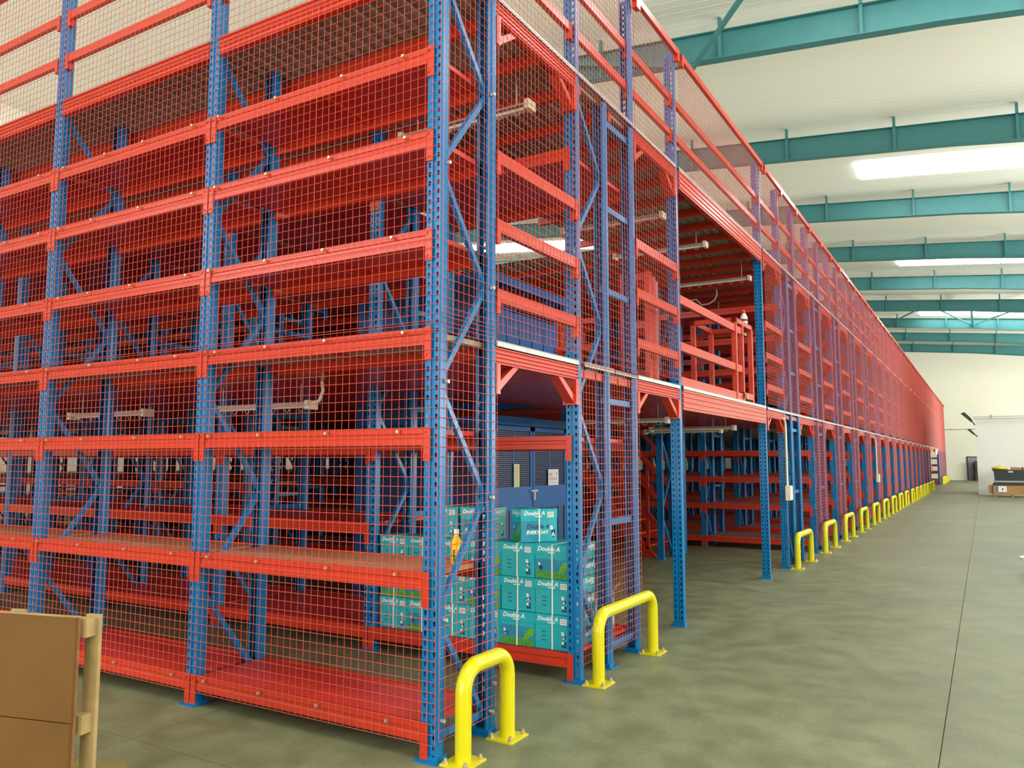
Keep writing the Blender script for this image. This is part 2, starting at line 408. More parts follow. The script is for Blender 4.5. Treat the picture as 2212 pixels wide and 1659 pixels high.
GL = [.21,.83,1.33,1.83]; UL = [2.62,3.12,3.62,4.12]
def bays_mesh(n, d, levels):
    """plain racking bays further along a run, posts at each end of each bay but the first"""
    def f():
        mb = MB()
        for k in range(n):
            x0 = -2.0*k; x1 = x0-2.0
            for z in levels:
                mb.box((x1,0,z-.1),(x0-PW,.045,z),0); mb.box((x1,d-.045,z-.1),(x0-PW,d,z),0)
                mb.box((x1,.045,z-.03),(x0-PW,d-.045,z-.002),0)
            for yy in ([0,d-PD] if d < 1 else [0,.6-PD,d-PD]):
                mb.box((x1-PW,yy,0),(x1-PW+.008,yy+PD,4.66),1); mb.box((x1-.008,yy,0),(x1,yy+PD,4.66),1)
                mb.box((x1-PW,yy if yy == 0 else yy+PD-.006,0),(x1,(yy if yy == 0 else yy+PD-.006)+.006,4.66),1)
            for (a,za),(b,zb) in zigzag(.06,.54): mb.bar((x1-.055,a,za),(x1-.055,b,zb),.035,.03,(1,0,0),1)
            if d > 1:
                for z in SPZ: mb.box((x1-.075,.58,z-.025),(x1-.035,d-.06,z+.025),1)
        return mb.mesh('rack_bays',['red','blue'])
    return shared(('bays',n,d,tuple(levels)), f)
def bracing_mesh(d):
    def f():
        mb = MB()
        for (a,za),(b,zb) in zigzag(.06,.54): mb.bar((-.055,a,za),(-.055,b,zb),.035,.03,(1,0,0))
        return mb.mesh('bracing','blue')
    return shared(('bracing',d), f)
SPACER = MB().box((-.075,.56,-.025),(-.035,1.16,.025)).mesh('spacer','blue')

def rack_run(label, y0, x0=0.0, bays=2, extra=8, end_mesh=True, end_post_detail=True, detail=True):
    """double-deep rack run two storeys high: front posts at y0, middle at +.6, back at +1.2"""
    t = thing('rack_run', label, 'rack', (x0,y0,0))
    for i in range(bays+1):
        x = -2.0*i
        put_post(t, x, 0, False, i > 0, (i == 0 and detail)); put_post(t, x, .6, True, True); put_post(t, x, 1.2, True, i > 0)
        obj('bracing', bracing_mesh(1.2), t, (x,0,0))
        for z in (SPZ if i < 2 else SPZ[:0]): obj('spacer', SPACER, t, (x,0,z))
    for i in range(bays):
        x = -2.0*i-PW
        for z in GL+UL:
            obj('beam', beam_mesh(BL), t, (x,-.004,z))
            if i == 0 or detail: obj('beam', beam_mesh(BL,True), t, (x,1.204,z))
            obj('shelf_panel', panel_mesh(BL,1.10,'dusty'), t, (x,.05,z))
    if extra: stuff(obj('rack_bays', bays_mesh(extra,1.2,GL+UL), t, (-2.0*bays,0,0)))
    if end_mesh:
        put_wire(t,'y',1.2,.12,2.38,(.016,0,0)); put_wire(t,'y',1.2,2.42,4.70,(.016,0,0)); put_wire(t,'y',1.2,4.70,TOP,(.016,0,0))
    if x0 == 0:
        obj('edge_strip', edge_strip(1.2), t, (0,0,2.41)); obj('edge_strip', edge_strip(1.2), t, (0,0,4.74))
        top_rails(t, 1.2, (-.03,0,0))
    return t

def bridge(label, y0, y1, nearest=False):
    """floor edge across an aisle at both upper levels with rails and mesh"""
    w = y1-y0
    t = thing('aisle_bridge', label, 'walkway', (0,y0,0))
    obj('edge_beam', edge_beam(w,.105), t, (0,0,2.368)); obj('edge_strip', edge_strip(w), t, (0,0,2.41))
    obj('knee_brace', knee(1), t, (0,0,2.36)); obj('knee_brace', knee(-1), t, (0,w,2.36))
    for z in (2.75,3.21,3.67): obj('rail', railbox(w,.085), t, (.008,0,z))
    obj('edge_beam', edge_beam(w,.12), t, (0,0,4.70)); obj('edge_strip', edge_strip(w), t, (0,0,4.74))
    obj('knee_brace', knee(1), t, (0,0,4.69)); obj('knee_brace', knee(-1), t, (0,w,4.69))
    top_rails(t, w, (-.03,0,0))
    put_wire(t,'y',w/2,2.46,4.70,(.020,0,0)); put_wire(t,'y',w/2,2.46,4.70,(.020,w/2,0))
    put_wire(t,'y',w,4.72,TOP,(.020,0,0))
    return t

# ------------------------------------------------------------------ front rack run (single depth) with its mesh face
R1 = thing('rack_run', 'mesh-fronted red and blue rack run at the front corner, nearest the camera', 'rack', (0,0,0))
R1L = [.205,1.02,1.835,2.415,3.0,3.60,4.12]
for i in range(5):
    x = -2.0*i
    put_post(R1, x, 0, foot=True); put_post(R1, x, .6, True, i > 0, True)
    for (a,za),(b,zb) in zigzag(.05,.55): obj('brace', shared(('bb',a,za,b,zb), lambda: brace_bar((-.055,a,za),(-.055,b,zb))), R1, (x,0,0))
    obj('brace', shared('bb0', lambda: brace_bar((-.055,.05,.12),(-.055,.55,.12))), R1, (x,0,0))
for i in range(4):
    x = -2.0*i-PW
    for z in R1L:
        b = obj('beam', beam_mesh(BL,False,.1,False), R1, (x,-.004,z))
        obj('connector', CONN, b, (0,0,0)); obj('connector', CONN, b, (-BL-.05,0,0))
        obj('beam', beam_mesh(BL,True), R1, (x,.604,z))
        pm = 'tan' if z == 1.02 else 'redpanel'
        for k in range(2): obj('shelf_panel', panel_mesh(BL/2-.003,.51,pm), R1, (x-k*BL/2,.045,z-.004))
        obj('shelf_support', shared('ssup', lambda: MB().box((-.02,.045,-.06),(.02,.555,-.034)).mesh('shelf_support','red')), R1, (x-BL/2,0,z))
    # floor edge of the upper deck and the parapet rails above it
    eb = obj('edge_beam', edge_beam(BL,.135), R1, (x,-.006,4.72), -PI/2); eb.rotation_euler = (0,0,PI/2); eb.location = (x,-.006,4.72)
    eb.rotation_euler = (0,0,-PI/2); eb.location = (x-BL,-.006,4.72)
    for z in RAILZ: obj('rail', shared('rx', lambda: MB().box((-BL,0,-.07),(0,.04,0)).box((-.045,-.004,-.13),(0,.044,0)).box((-BL,-.004,-.13),(-BL+.045,.044,0)).mesh('rail','red')), R1, (x,(-.066 if z > 5.9 else -.004),z))
    for k in range(2):
        xx = -2.0*i-k*1.0-.002
        for za,zb in ((.10,2.45),(2.38,4.70),(4.66,TOP)): put_wire(R1,'x',.998,za,zb,(xx,-.018,0))
    # zinc clips that hold the mesh to the beams
    mb = MB(); rnd = random.Random(i)
    for z in R1L:
        for k in range(4):
            cx = x-.1-k*.55-rnd.random()*.15; mb.box((cx-.008,-.034,z-.028),(cx+.008,-.012,z-.012))
    stuff(obj('mesh_clips', mb.mesh('mesh_clips','brass'), R1))
for za,zb in ((.12,2.50),(2.42,4.70),(4.66,TOP)): put_wire(R1,'y',.6,za,zb,(.012,0,0))
obj('edge_strip', edge_strip(.6), R1, (0,0,4.74))
top_rails(R1, .6, (-.03,0,0))
mb = MB()
for y,z in ((.545,.14),(.055,.76),(.545,1.42),(.055,2.10),(.545,2.74),(.055,3.40),(.545,4.02),(.04,.22),(.57,.3)):
    mb.tube([(-.005,y,z),(.024,y,z)],.011,8)
stuff(obj('frame_bolts', mb.mesh('frame_bolts','galv'), R1))

# ------------------------------------------------------------------ second run: paper boxes on its bottom shelf
R2 = thing('rack_run', 'rack run holding the stacked teal boxes, behind the second yellow guard', 'rack', (0,1.8,0))
for i in range(4):
    x = -2.0*i
    put_post(R2, x, 0, False, i > 0, True); put_post(R2, x, .6, True, True, i == 0); put_post(R2, x, 1.2, True, i > 0, i == 0)
    for (a,za),(b,zb) in zigzag(.05,.55): obj('brace', shared(('bb',a,za,b,zb), lambda: brace_bar((-.055,a,za),(-.055,b,zb))), R2, (x,0,0))
    for z in SPZ: obj('spacer', SPACER, R2, (x,0,z))
for i in range(3):
    x = -2.0*i-PW
    lv = [.205,1.835,4.12] if i == 0 else [.205,1.10,1.80,2.74,3.5,4.12]
    for z in lv:
        b = obj('beam', beam_mesh(BL,False,.1,False), R2, (x,-.004,z))
        obj('connector', CONN, b, (0,0,0)); obj('connector', CONN, b, (-BL-.05,0,0))
        obj('beam', beam_mesh(BL,True), R2, (x,1.204,z))
        obj('shelf_panel', panel_mesh(BL,1.10), R2, (x,.05,z-.003))
stuff(obj('rack_bays', bays_mesh(8,1.2,[.205,1.10,1.80,2.74,3.5,4.12]), R2, (-6,0,0)))
put_wire(R2,'y',1.2,.14,2.50,(.014,0,0)); put_wire(R2,'y',1.2,2.40,4.70,(.014,0,0)); put_wire(R2,'y',1.2,4.66,TOP,(.014,0,0))
obj('edge_strip', edge_strip(.6), R2, (0,.1,2.41)); obj('edge_strip', edge_strip(.5), R2, (0,.68,2.41)); obj('edge_strip', edge_strip(1.2), R2, (0,0,4.74))
top_rails(R2, 1.2, (-.03,0,0))

# ------------------------------------------------------------------ passage columns and the bare frame beyond it
def column(label, x, y, both=True):
    t = thing('steel_column', label, 'column', (x,y,0))
    put_post(t, 0, -.04, False, x < -1, True)
    obj('backing_channel', shared('backch', lambda: MB().box((-.10,.045,0),(-.01,.052,4.68)).mesh('backing_channel','blue')), t)
    return t
column('blue perforated column on the near side of the open passage', 0, 4.2)
column('blue perforated column on the far side of the open passage', 0, 7.9)
column('blue perforated column inside, in front of the passage ceiling lights', -4.4, 7.9)
BF = thing('open_rack', 'bare blue rack without ground mesh, behind the third yellow guard', 'rack', (0,9.1,0))
for x in (0,-2.0):
    put_post(BF, x, 0, False, x < 0, True); put_post(BF, x, .6, True, True); put_post(BF, x, 1.2, True, x < 0)
    for (a,za),(b,zb) in zigzag(.05,.55): obj('brace', shared(('bb',a,za,b,zb), lambda: brace_bar((-.055,a,za),(-.055,b,zb))), BF, (x,0,0))
    for z in SPZ: obj('spacer', SPACER, BF, (x,0,z))
put_wire(BF,'y',1.2,2.42,4.70,(.016,0,0)); put_wire(BF,'y',1.2,4.70,TOP,(.016,0,0))
obj('edge_strip', edge_strip(1.2), BF, (0,0,2.41)); obj('edge_strip', edge_strip(1.2), BF, (0,0,4.74)); top_rails(BF,1.2,(-.03,0,0))
for z in UL[1:]:
    obj('beam', beam_mesh(BL), BF, (-PW,-.004,z)); obj('shelf_panel', panel_mesh(BL,1.10), BF, (-PW,.05,z))

# ------------------------------------------------------------------ the long line of runs to the far end
NG = 3
RUN_Y = [11.5+2.4*k for k in range(15)]
for k,y in enumerate(RUN_Y):
    NG += 1
    rack_run('red and blue rack run behind the %s yellow guard from the camera'%ORD[NG], y, 0.0, 2 if k < 4 else 1, 8 if k < 5 else 2, detail=(k < 5))
FAR_Y = [57.4+2.4*k for k in range(5)]
for k,y in enumerate(FAR_Y):
    NG += 1
    rack_run('rack run past the far passage, behind the %s yellow guard from the camera'%ORD[NG], y, 0.0, 1, 1, detail=False)
for i,(y,lab) in enumerate([(4.2,'rack run deep inside, left of the blue goods lift'),(6.6,'rack run deep inside, behind the goods lift and before the stairs'),(9.1,'rack run deep inside, left of the red stairs')]):
    rack_run(lab, y, -6.4, 1, 6, end_mesh=False)
# walkways over the aisles
bridge('mesh-fenced walkway edge above the aisle with the teal boxes', .6, 1.8)
bridge('mesh-fenced walkway edge between the second yellow guard and the passage column', 3.0, 4.16)
bridge('mesh-fenced walkway edge between the far passage column and the third guard', 7.97, 9.1)
prev = 10.3; n = 3
for y in RUN_Y:
    bridge('mesh-fenced walkway edge between the %s and %s yellow guards'%(ORD[n],ORD[n+1]), prev, y); prev = y+1.2; n += 1
n = 18; prev = None
for y in FAR_Y:
    n += 1
    if prev: bridge('mesh-fenced walkway edge between the %s and %s yellow guards'%(ORD[n-1],ORD[n]), prev, y)
    prev = y+1.2
bridge('mesh-fenced walkway edge after the eighteenth yellow guard', 46.3, 47.4)
column('blue column on the near side of the far passage', 0, 47.5); column('blue column on the far side of the far passage', 0, 57.2)

def passage(label, y0, y1, gate):
    t = thing('passage_edge', label, 'walkway', (0,y0,0)); w = y1-y0
    obj('edge_beam', edge_beam(w,.21), t, (.012,0,2.375)); obj('edge_strip', edge_strip(w), t, (.006,0,2.415))
    obj('edge_beam', edge_beam(w,.21), t, (.012,0,4.715)); obj('edge_strip', edge_strip(w), t, (.006,0,4.745))
    top_rails(t, w, (-.03,0,0))
    put_wire(t,'y',w/2,4.72,TOP,(.020,0,0)); put_wire(t,'y',w/2,4.72,TOP,(.020,w/2,0))
    if not gate: put_wire(t,'y',w,2.42,4.70,(.020,0,0))
    return t
passage('red ribbed floor edge over the open passage', 4.25, 7.86, True)
passage('red floor edge over the far passage', 47.55, 57.15, False)
# loading gate and rails on the passage edge
GT = thing('loading_gate', 'red loading gate with guard rails on the upper floor over the passage', 'gate', (0,4.25,2.415))
for z in (.92,.42,.055): obj('rail', shared(('gr',z), lambda: MB().box((-.045,0,-.045),(0,2.5,.045)).mesh('rail','red')), GT, (-.02,0,z))
for (x,y) in ((-.01,2.18),(-.01,2.50),(-.01,2.98),(-.55,2.18),(-.55,2.98)): obj('post', shared('gp', lambda: MB().box((-.06,0,0),(0,.06,1.0)).mesh('post','red')), GT, (x,y,0))
for x in (-.01,-.55): obj('crossbar', shared('gc', lambda: MB().box((-.06,0,0),(0,.86,.06)).mesh('crossbar','red')), GT, (x,2.18,1.0))
obj('crossbar', MB().box((-.61,0,0),(-.01,.06,.06)).mesh('crossbar','red'), GT, (0,2.98,1.0)); obj('crossbar', MB().box((-.61,0,0),(-.01,.06,.06)).mesh('crossbar','red'), GT, (0,2.18,1.0))
obj('crossbar', MB().box((-.07,0,0),(-.01,.5,.08)).mesh('crossbar','red'), GT, (0,2.5,.04))
obj('hinge_bolt', MB().tube([(0,2.52,.88),(.03,2.52,.88)],.022,10).tube([(0,2.52,.06),(.03,2.52,.06)],.02,10).mesh('hinge_bolt','brass'), GT)

# ------------------------------------------------------------------ decks
def corrugated(rects, z):
    mb = MB()
    for (x0,x1,y0,y1) in rects:
        x = x0
        while x < x1-1e-6:
            p = min(.12, x1-x); pr = [(x,0),(x+p*.42,0),(x+p*.5,-.03),(x+p*.92,-.03),(x+p,0)]
            for (a,za),(b,zb) in zip(pr,pr[1:]): mb.add([(a,y0,z+za),(b,y0,z+zb),(b,y1,z+zb),(a,y1,z+za)],[(0,1,2,3)])
            x += p
        mb.add([(x0,y0,z+.012),(x1,y0,z+.012),(x1,y1,z+.012),(x0,y1,z+.012)],[(0,1,2,3)])
    return mb.mesh('decking','deckgrey')
def deck(label, z, rects, joist_step, jw, jh, skip, y_end):
    t = thing('floor_deck', label, 'floor deck', (0,0,0))
    obj('decking', corrugated(rects, z-.012), t)
    y = .72; n = 0
    me = {}
    while y < y_end:
        segs = [(-22.0,-.03)]
        for (xa,xb,ya,yb) in skip:
            if ya-.05 < y < yb+.05:
                segs = [s for (a,b) in segs for s in ((a,min(b,xa)),(max(a,xb),b)) if s[1]-s[0] > .05]
        for a,b in segs:
            k = (round(a,2),round(b,2))
            if k not in me: me[k] = MB().box((a,-jw/2,-jh),(b,jw/2,0)).mesh('joist','red')
            obj('joist', me[k], t, (0,y,z-.048)); n += 1
        y += joist_step
    return t
LIFT = (-4.2,-2.05,3.85,5.95); STAIR = (-5.2,-2.3,9.3,10.5)
def cut(rects, h):
    out = []
    for (x0,x1,y0,y1) in rects:
        a,b,c2,d = h
        if b <= x0 or a >= x1 or d <= y0 or c2 >= y1: out.append((x0,x1,y0,y1)); continue
        if c2 > y0: out.append((x0,x1,y0,c2))
        if d < y1: out.append((x0,x1,d,y1))
        yy0,yy1 = max(y0,c2),min(y1,d)
        if a > x0: out.append((x0,a,yy0,yy1))
        if b < x1: out.append((b,x1,yy0,yy1))
    return out
full = [(-22.0,-.06,.06,68.0)]
deck('first upper floor of red joists and decking, above the ground shelves', 2.405, cut(cut(full,LIFT),STAIR), .225, .205, .06, [LIFT,STAIR], 13)
LIFT2 = (-4.5,-2.05,3.95,6.8)
deck('top floor of red joists and grey corrugated decking under the roof', 4.735, cut(full,LIFT2), .60, .05, .09, [LIFT2], 17)

# ------------------------------------------------------------------ yellow guards
def guard_mesh(w):
    def f():
        mb = MB(); r = .13; h = .50; pts = [(0,0,.01)]
        for k in range(7):
            a = PI/2*k/6; pts.append((0, r-r*math.cos(a), h-r+r*math.sin(a)))
        for k in range(7):
            a = PI/2*k/6; pts.append((0, w-r+r*math.sin(a), h-r+r*math.cos(a)))
        pts.append((0,w,.01))
        return mb.tube(pts, .046, 18).mesh('pipe','yellow',True)
    return shared(('guard',w), f)
GPLATE = MB().box((-.088,-.10,0),(.088,.10,.012)).mesh('base_plate','yellow')
GBOLT = MB().tube([(0,0,.012),(0,0,.04)],.010,8).tube([(0,0,.012),(0,0,.024)],.018,6).mesh('anchor_bolt','brass')
def guard(n, y, w, x=.10):
    t = thing('rack_guard', 'yellow bent-pipe rack guard on the floor, %s from the camera'%ORD[n] if n > 1 else 'large yellow bent-pipe rack guard at the front corner, nearest the camera', 'rack guard', (x,y,0), 0, 'yellow rack guards along the aisle')
    obj('pipe', guard_mesh(w), t)
    for yy in (0,w):
        p = obj('base_plate', GPLATE, t, (0,yy,0))
        if n < 6:
            for a,b in ((-.066,-.075),(.066,-.075),(.066,.075),(-.066,.075)): obj('anchor_bolt', GBOLT, p, (a,b,0))
guard(1, .09, .47, .112); guard(2, 1.87, 1.12, .112); guard(3, 9.12, 1.08, .125)
n = 3
for y in RUN_Y+FAR_Y:
    n += 1; guard(n, y+.03, 1.08, .13 if n < 12 else .16)

# ------------------------------------------------------------------ paper boxes
def text_mesh(body, size, shear=0.0, bold=0.0):
    cu = bpy.data.curves.new('txt','FONT'); cu.body = body; cu.size = size; cu.shear = shear; cu.offset = bold; cu.resolution_u = 2
    o = bpy.data.objects.new('txt', cu); COL.objects.link(o)
    dg = bpy.context.evaluated_depsgraph_get(); dg.update()
    me = bpy.data.meshes.new_from_object(o.evaluated_get(dg))
    vs = [tuple(v.co) for v in me.vertices]; fs = [tuple(p.vertices) for p in me.polygons]
    bpy.data.objects.remove(o); bpy.data.meshes.remove(me); bpy.data.curves.remove(cu)
    return vs, fs
T_NAME = text_mesh('Double A', .049, .25, .0014); T_EVERY = text_mesh('EVERYDAY', .040, .2, .0015); T_a = text_mesh('a', .055, 0, .002); T_A = text_mesh('A', .042, 0, .001)
BW, BD, BH = .306, .225, .260
PM = ['white','navy','greyprint','grass','leaf','skyprint']
def face_print(mb, kind, width, place):
    """print on one carton side: s runs left to right, z up, place() maps to 3D slightly proud of the card"""
    def rect(s0,s1,z0,z1,mi,lid=False,lv=0): mb.add([place(s0,z0,lid,lv),place(s1,z0,lid,lv),place(s1,z1,lid,lv),place(s0,z1,lid,lv)],[(0,1,2,3)],mi)
    def txt(T,s,z,mi,lid=False,k=1.0): mb.add([place(s+v[0]*k,z+v[1]*k,lid,1) for v in T[0]],T[1],mi)
    txt(T_NAME,.022,.212,0,True,.92 if kind != 'pic' else 1.02)
    rect(.115,.175,.196,.203,0,True)
    if kind != 'pic':
        rect(width-.085,width-.028,.192,.236,0,True)
        for k in range(9): rect(width-.080+k*.0055,width-.0775+k*.0055,.198,.232,2,True,1)
    if kind == 'text':
        for k,z in enumerate((.125,.096,.064)):
            rect(.02,.055,z,z+.004,2); rect(.058,.098,z-.002,z+.004,1)
        s = width-.075
        rect(s+.006,s+.036,.082,.112,1); txt(T_a,s-.002,.112,0); txt(T_A,s+.006,.082,0,False,.8)
        for a,b in ((0,0),(.022,0),(.022,.024)): rect(s+a,s+a+.019,.022+b,.042+b,1)
        rect(s,s+.018,.046,.066,0)
    elif kind == 'pic':
        rect(.004,width-.004,.03,.150,5); rect(.004,width-.004,.004,.045,3,False,1); rect(.004,width-.06,.050,.060,3,False,1)
        cx, cz = width-.055,.06
        pts = [(cx-.045,cz-.012),(cx-.03,cz+.03),(cx-.01,cz+.06),(cx+.02,cz+.078),(cx+.05,cz+.082),(cx+.05,cz+.03),(cx+.02,cz+.02),(cx-.005,cz-.012)]
        mb.add([place(a,b,False,2) for a,b in pts],[tuple(range(len(pts)))],4)
        rect(.035,.068,.068,.100,1,False,1); txt(T_a,.028,.100,0,False,.8); txt(T_A,.036,.070,0,False,.8)
    else:
        rect(.004,width*.45,.004,.165,5); txt(T_NAME,.045,.105,1,False,1.0); txt(T_EVERY,.045,.062,0,False,.95)
        s = width-.06; rect(s+.012,s+.045,.035,.095,1); txt(T_a,s,.095,0,False,1.1); txt(T_A,s+.012,.040,0,False,1.1)
def print_mesh(front, side):
    mb = MB()
    face_print(mb, front, BW, lambda s,z,lid,lv: (-BW+s, -(.005 if lid else .0012)-.0004*lv, z))
    face_print(mb, side, BD, lambda s,z,lid,lv: ((.005 if lid else .0012)+.0004*lv, s, z))
    face_print(mb, 'pic', BD, lambda s,z,lid,lv: (-BW-(.005 if lid else .0012)-.0004*lv, BD-s, z))
    return mb.mesh('printing', PM)
BODY = MB().box((-BW,0,0),(0,BD,BH-.004)).mesh('carton','boxteal')
LID = MB().box((-BW-.004,-.004,BH-.075),(.004,BD+.004,BH)).mesh('lid','boxteal')
STRAP = MB().box((-BW*.5-.006,-.0075,0),(-BW*.5+.006,-.005,BH+.002)).box((-BW*.5-.006,-.0075,BH+.0005),(-BW*.5+.006,BD+.006,BH+.0025)).box((-BW*.5-.006,BD+.005,0),(-BW*.5+.006,BD+.0075,BH+.002)).mesh('strap','strap')
PRN = {k: print_mesh(k, 'every' if k != 'every' else 'text') for k in ('text','pic','every')}
SH = .2055
def paper_box(kind, x, y, z, rz, label):
    t = thing('paper_box', label, 'box', (x,y,z), rz, 'teal paper boxes on the rack')
    obj('carton', BODY, t); obj('lid', LID, t); stuff(obj('printing', PRN[kind], t)); obj('strap', STRAP, t)
layout = [['text','text','pic'],['pic','text','text'],['text','pic','pic'],['text','text','text'],['pic','pic','text'],['text','pic','text']]
lay = ['bottom','middle','top']; dsc = {'text':'barcoded side','pic':'meadow picture side','every':'lettered side'}
for cidx,col in enumerate(layout):
    for L,kind in enumerate(col):
        rnd = random.Random(cidx*7+L)
        pos = 'rightmost' if cidx == 0 else ORD[cidx+1]+' from the right'
        paper_box(kind, -.116-cidx*.3112-rnd.random()*.004, 1.862+rnd.random()*.012, SH+L*(BH+.0045), (rnd.random()-.5)*.02,
            'teal paper box, %s showing, %s row, %s in front'%(dsc[kind],lay[L],pos))
zt = SH+3*(BH+.0045)
paper_box('every', -.36, 2.12, zt, .85, 'teal paper box standing alone on top of the stack by the opening')
paper_box('every', -.84, 1.90, zt, .03, 'teal paper box on top of the stack, behind the yellow bottle')
paper_box('text', -1.18, 1.90, zt, .02, 'teal paper box on top of the stack, left of the yellow bottle')
for L in range(3):
    paper_box(['text','pic','text'][L], -.124, 2.105+.01*L, SH+L*(BH+.0045), .03-.02*L, 'teal paper box at the back, %s of three seen through the end mesh'%lay[L])

# parcel behind the boxes
t = thing('parcel', 'brown parcel with torn white wrapping behind the teal boxes', 'parcel', (-.13,2.62,SH), .25)
obj('carton', MB().box((-.26,0,0),(0,.3,.30)).mesh('carton','card'), t)
obj('flap', MB().bar((-.26,.0,.30),(-.34,-.02,.40),.004,.2,(0,1,0)).bar((0,.15,.30),(.06,.15,.39),.28,.004,(0,0,1)).mesh('flap','card'), t)
obj('wrapping', MB().box((-.20,-.004,.05),(-.05,.0,.28)).box((.0,.05,.04),(.004,.22,.26)).mesh('wrapping','white'), t)
obj('lettering', MB().box((-.25,-.003,.10),(-.21,0,.24)).mesh('lettering','label_red'), t)

# yellow bottle on the second shelf of the front run
t = thing('juice_bottle', 'yellow plastic bottle with white cap on the front rack shelf', 'bottle', (-.17,.42,1.017))
obj('bottle', MB().lathe([(.030,0),(.036,.008),(.036,.10),(.033,.115),(.036,.125),(.034,.135),(.018,.165),(.014,.172)]).mesh('bottle','juice',True), t)
obj('neck', MB().lathe([(.014,.172),(.013,.185)]).mesh('neck','clear',True), t)
obj('cap', MB().lathe([(.0165,.185),(.0165,.207),(.015,.21)]).mesh('cap','white'), t)
obj('label_print', MB().lathe([(.0365,.05),(.0365,.055)]).box((.004,-.0385,.02),(.012,-.036,.09)).mesh('label_print','dark'), t)
# spray bottle on the loading gate
t = thing('spray_bottle', 'small white bottle with red top standing on the red loading gate', 'bottle', (-.05,7.0,3.476))
obj('bottle', MB().lathe([(.045,0),(.05,.01),(.05,.08),(.03,.13),(.02,.14)]).mesh('bottle','clear',True), t)
obj('trigger', MB().lathe([(.022,.14),(.022,.16),(.012,.19)]).box((-.01,-.05,.165),(.01,.02,.185)).mesh('trigger','label_red'), t)
obj('label_print', MB().lathe([(.0505,.03),(.0505,.06)]).mesh('label_print','dark'), t)

# ------------------------------------------------------------------ goods lift
LF = thing('goods_lift', 'blue steel goods lift cage with double doors inside the passage', 'lift', (-2.1,3.92,0))
for y in (-.06,1.82):
    obj('post', shared('lp', lambda: MB().box((-.07,0,0),(0,.07,3.81)).mesh('post','liftblue')), LF, (0,y,0))
    obj('post', shared('lp', None), LF, (-1.9,y,0))
for z in (2.11,2.40,3.35,3.76):
    obj('header', shared('lh', lambda: MB().box((-.07,0,-.05),(0,1.84,.05)).mesh('header','liftblue')), LF, (0,0,z))
    for y in (-.06,1.82): obj('side_rail', shared('lsr', lambda: MB().box((-1.9,0,-.04),(-.07,.06,.04)).mesh('side_rail','liftblue')), LF, (0,y,z))
def lift_door(y0, w):
    d = obj('door', MB().box((-.03,0,1.07),(0,w,1.335)).box((-.03,0,.02),(0,w,.12)).box((-.03,0,.12),(0,.05,1.07)).box((-.03,w-.05,.12),(0,w,1.07)).box((-.03,0,1.335),(0,.045,2.05)).box((-.03,w-.045,1.335),(0,w,2.05)).box((-.03,0,2.0),(0,w,2.05)).mesh('door','liftblue'), LF, (0,y0,0))
    obj('lower_panel', MB().box((-.02,.05,.12),(-.012,w-.05,1.07)).mesh('lower_panel','darkblue'), d)
    for k in range(1,5): obj('rib', shared(('rib',w,k), lambda: MB().box((-.012,.05+(w-.1)*k/5-.012,.12),(-.004,.05+(w-.1)*k/5+.012,1.07)).mesh('rib','liftblue')), d)
    obj('mullion', MB().box((-.025,w/2-.012,1.335),(-.005,w/2+.012,2.0)).mesh('mullion','liftblue'), d)
    mb = MB()                                   # expanded-metal window
    n = int((w-.09)/.022)
    for k in range(n+1):
        y = .045+(w-.09)*k/n; mb.box((-.017,y-.0035,1.335),(-.013,y+.0035,2.0))
    for k in range(31):
        z = 1.335+.665*k/30; mb.box((-.013,.045,z-.0035),(-.009,w-.045,z+.0035))
    stuff(obj('window_grille', mb.mesh('window_grille','darkblue'), d))
lift_door(.02,.885); lift_door(.925,.885)
obj('latch', MB().box((0,.84,1.27),(.03,.99,1.29)).box((.0,.90,1.17),(.03,.93,1.28)).mesh('latch','galv'), LF)
obj('upper_panel', MB().box((-.03,.02,2.47),(-.01,1.82,3.30)).mesh('upper_panel','liftblue'), LF)
for k in range(1,6): obj('rib', shared('lrib', lambda: MB().box((-.01,-.01,2.47),(0,.01,3.30)).mesh('rib','liftblue')), LF, (0,.02+.3*k,0))
for y in (-.03,1.85): obj('side_panel', shared('lspl', lambda: MB().box((-1.9,0,.1),(-.07,.008,2.1)).mesh('side_panel','darkblue')), LF, (0,y,0))
obj('back_panel', MB().box((-1.9,0,.1),(-1.89,1.84,3.75)).mesh('back_panel','darkblue'), LF)
for y in (-.03,1.85): obj('side_panel', shared('lspu', lambda: MB().box((-1.9,0,2.45),(-.07,.008,3.72)).mesh('side_panel','darkblue')), LF, (0,y,0))
# notices and call panel
nt_ = thing('paper_notice', 'pale yellow printed notice on the left lift door', 'notice', (-2.095,4.37,1.335))
obj('sheet', MB().box((0,0,0),(.002,.13,.27)).mesh('sheet','ypaper'), nt_)
mb = MB()
for k in range(14): mb.box((.002,.012,.02+.016*k),(.0026,.09+.03*random.random(),.025+.016*k))
stuff(obj('print_lines', mb.mesh('print_lines','greyprint'), nt_))
nt_ = thing('paper_notice', 'white notice with red characters on the right lift door', 'notice', (-2.095,5.22,1.335))
obj('sheet', MB().box((0,0,0),(.002,.28,.20)).mesh('sheet','paper'), nt_)
mb = MB()
for y,z in ((.03,.13),(.075,.13),(.21,.135),(.035,.075),(.09,.075),(.145,.075),(.20,.075)):
    mb.box((.002,y,z),(.0026,y+.03,z+.006)); mb.box((.002,y,z+.015),(.0026,y+.03,z+.021)); mb.box((.002,y+.012,z-.012),(.0026,y+.018,z+.03)); mb.box((.002,y,z-.012),(.0026,y+.03,z-.006))
mb.box((.002,.03,.03),(.0026,.25,.034))
stuff(obj('print_lines', mb.mesh('print_lines','redprint'), nt_))
cp = thing('call_panel', 'narrow white lift call panel with black buttons on the blue post', 'control panel', (-2.0995,5.745,1.31))
obj('case', MB().box((0,0,0),(.03,.07,.34)).mesh('case','white'), cp)
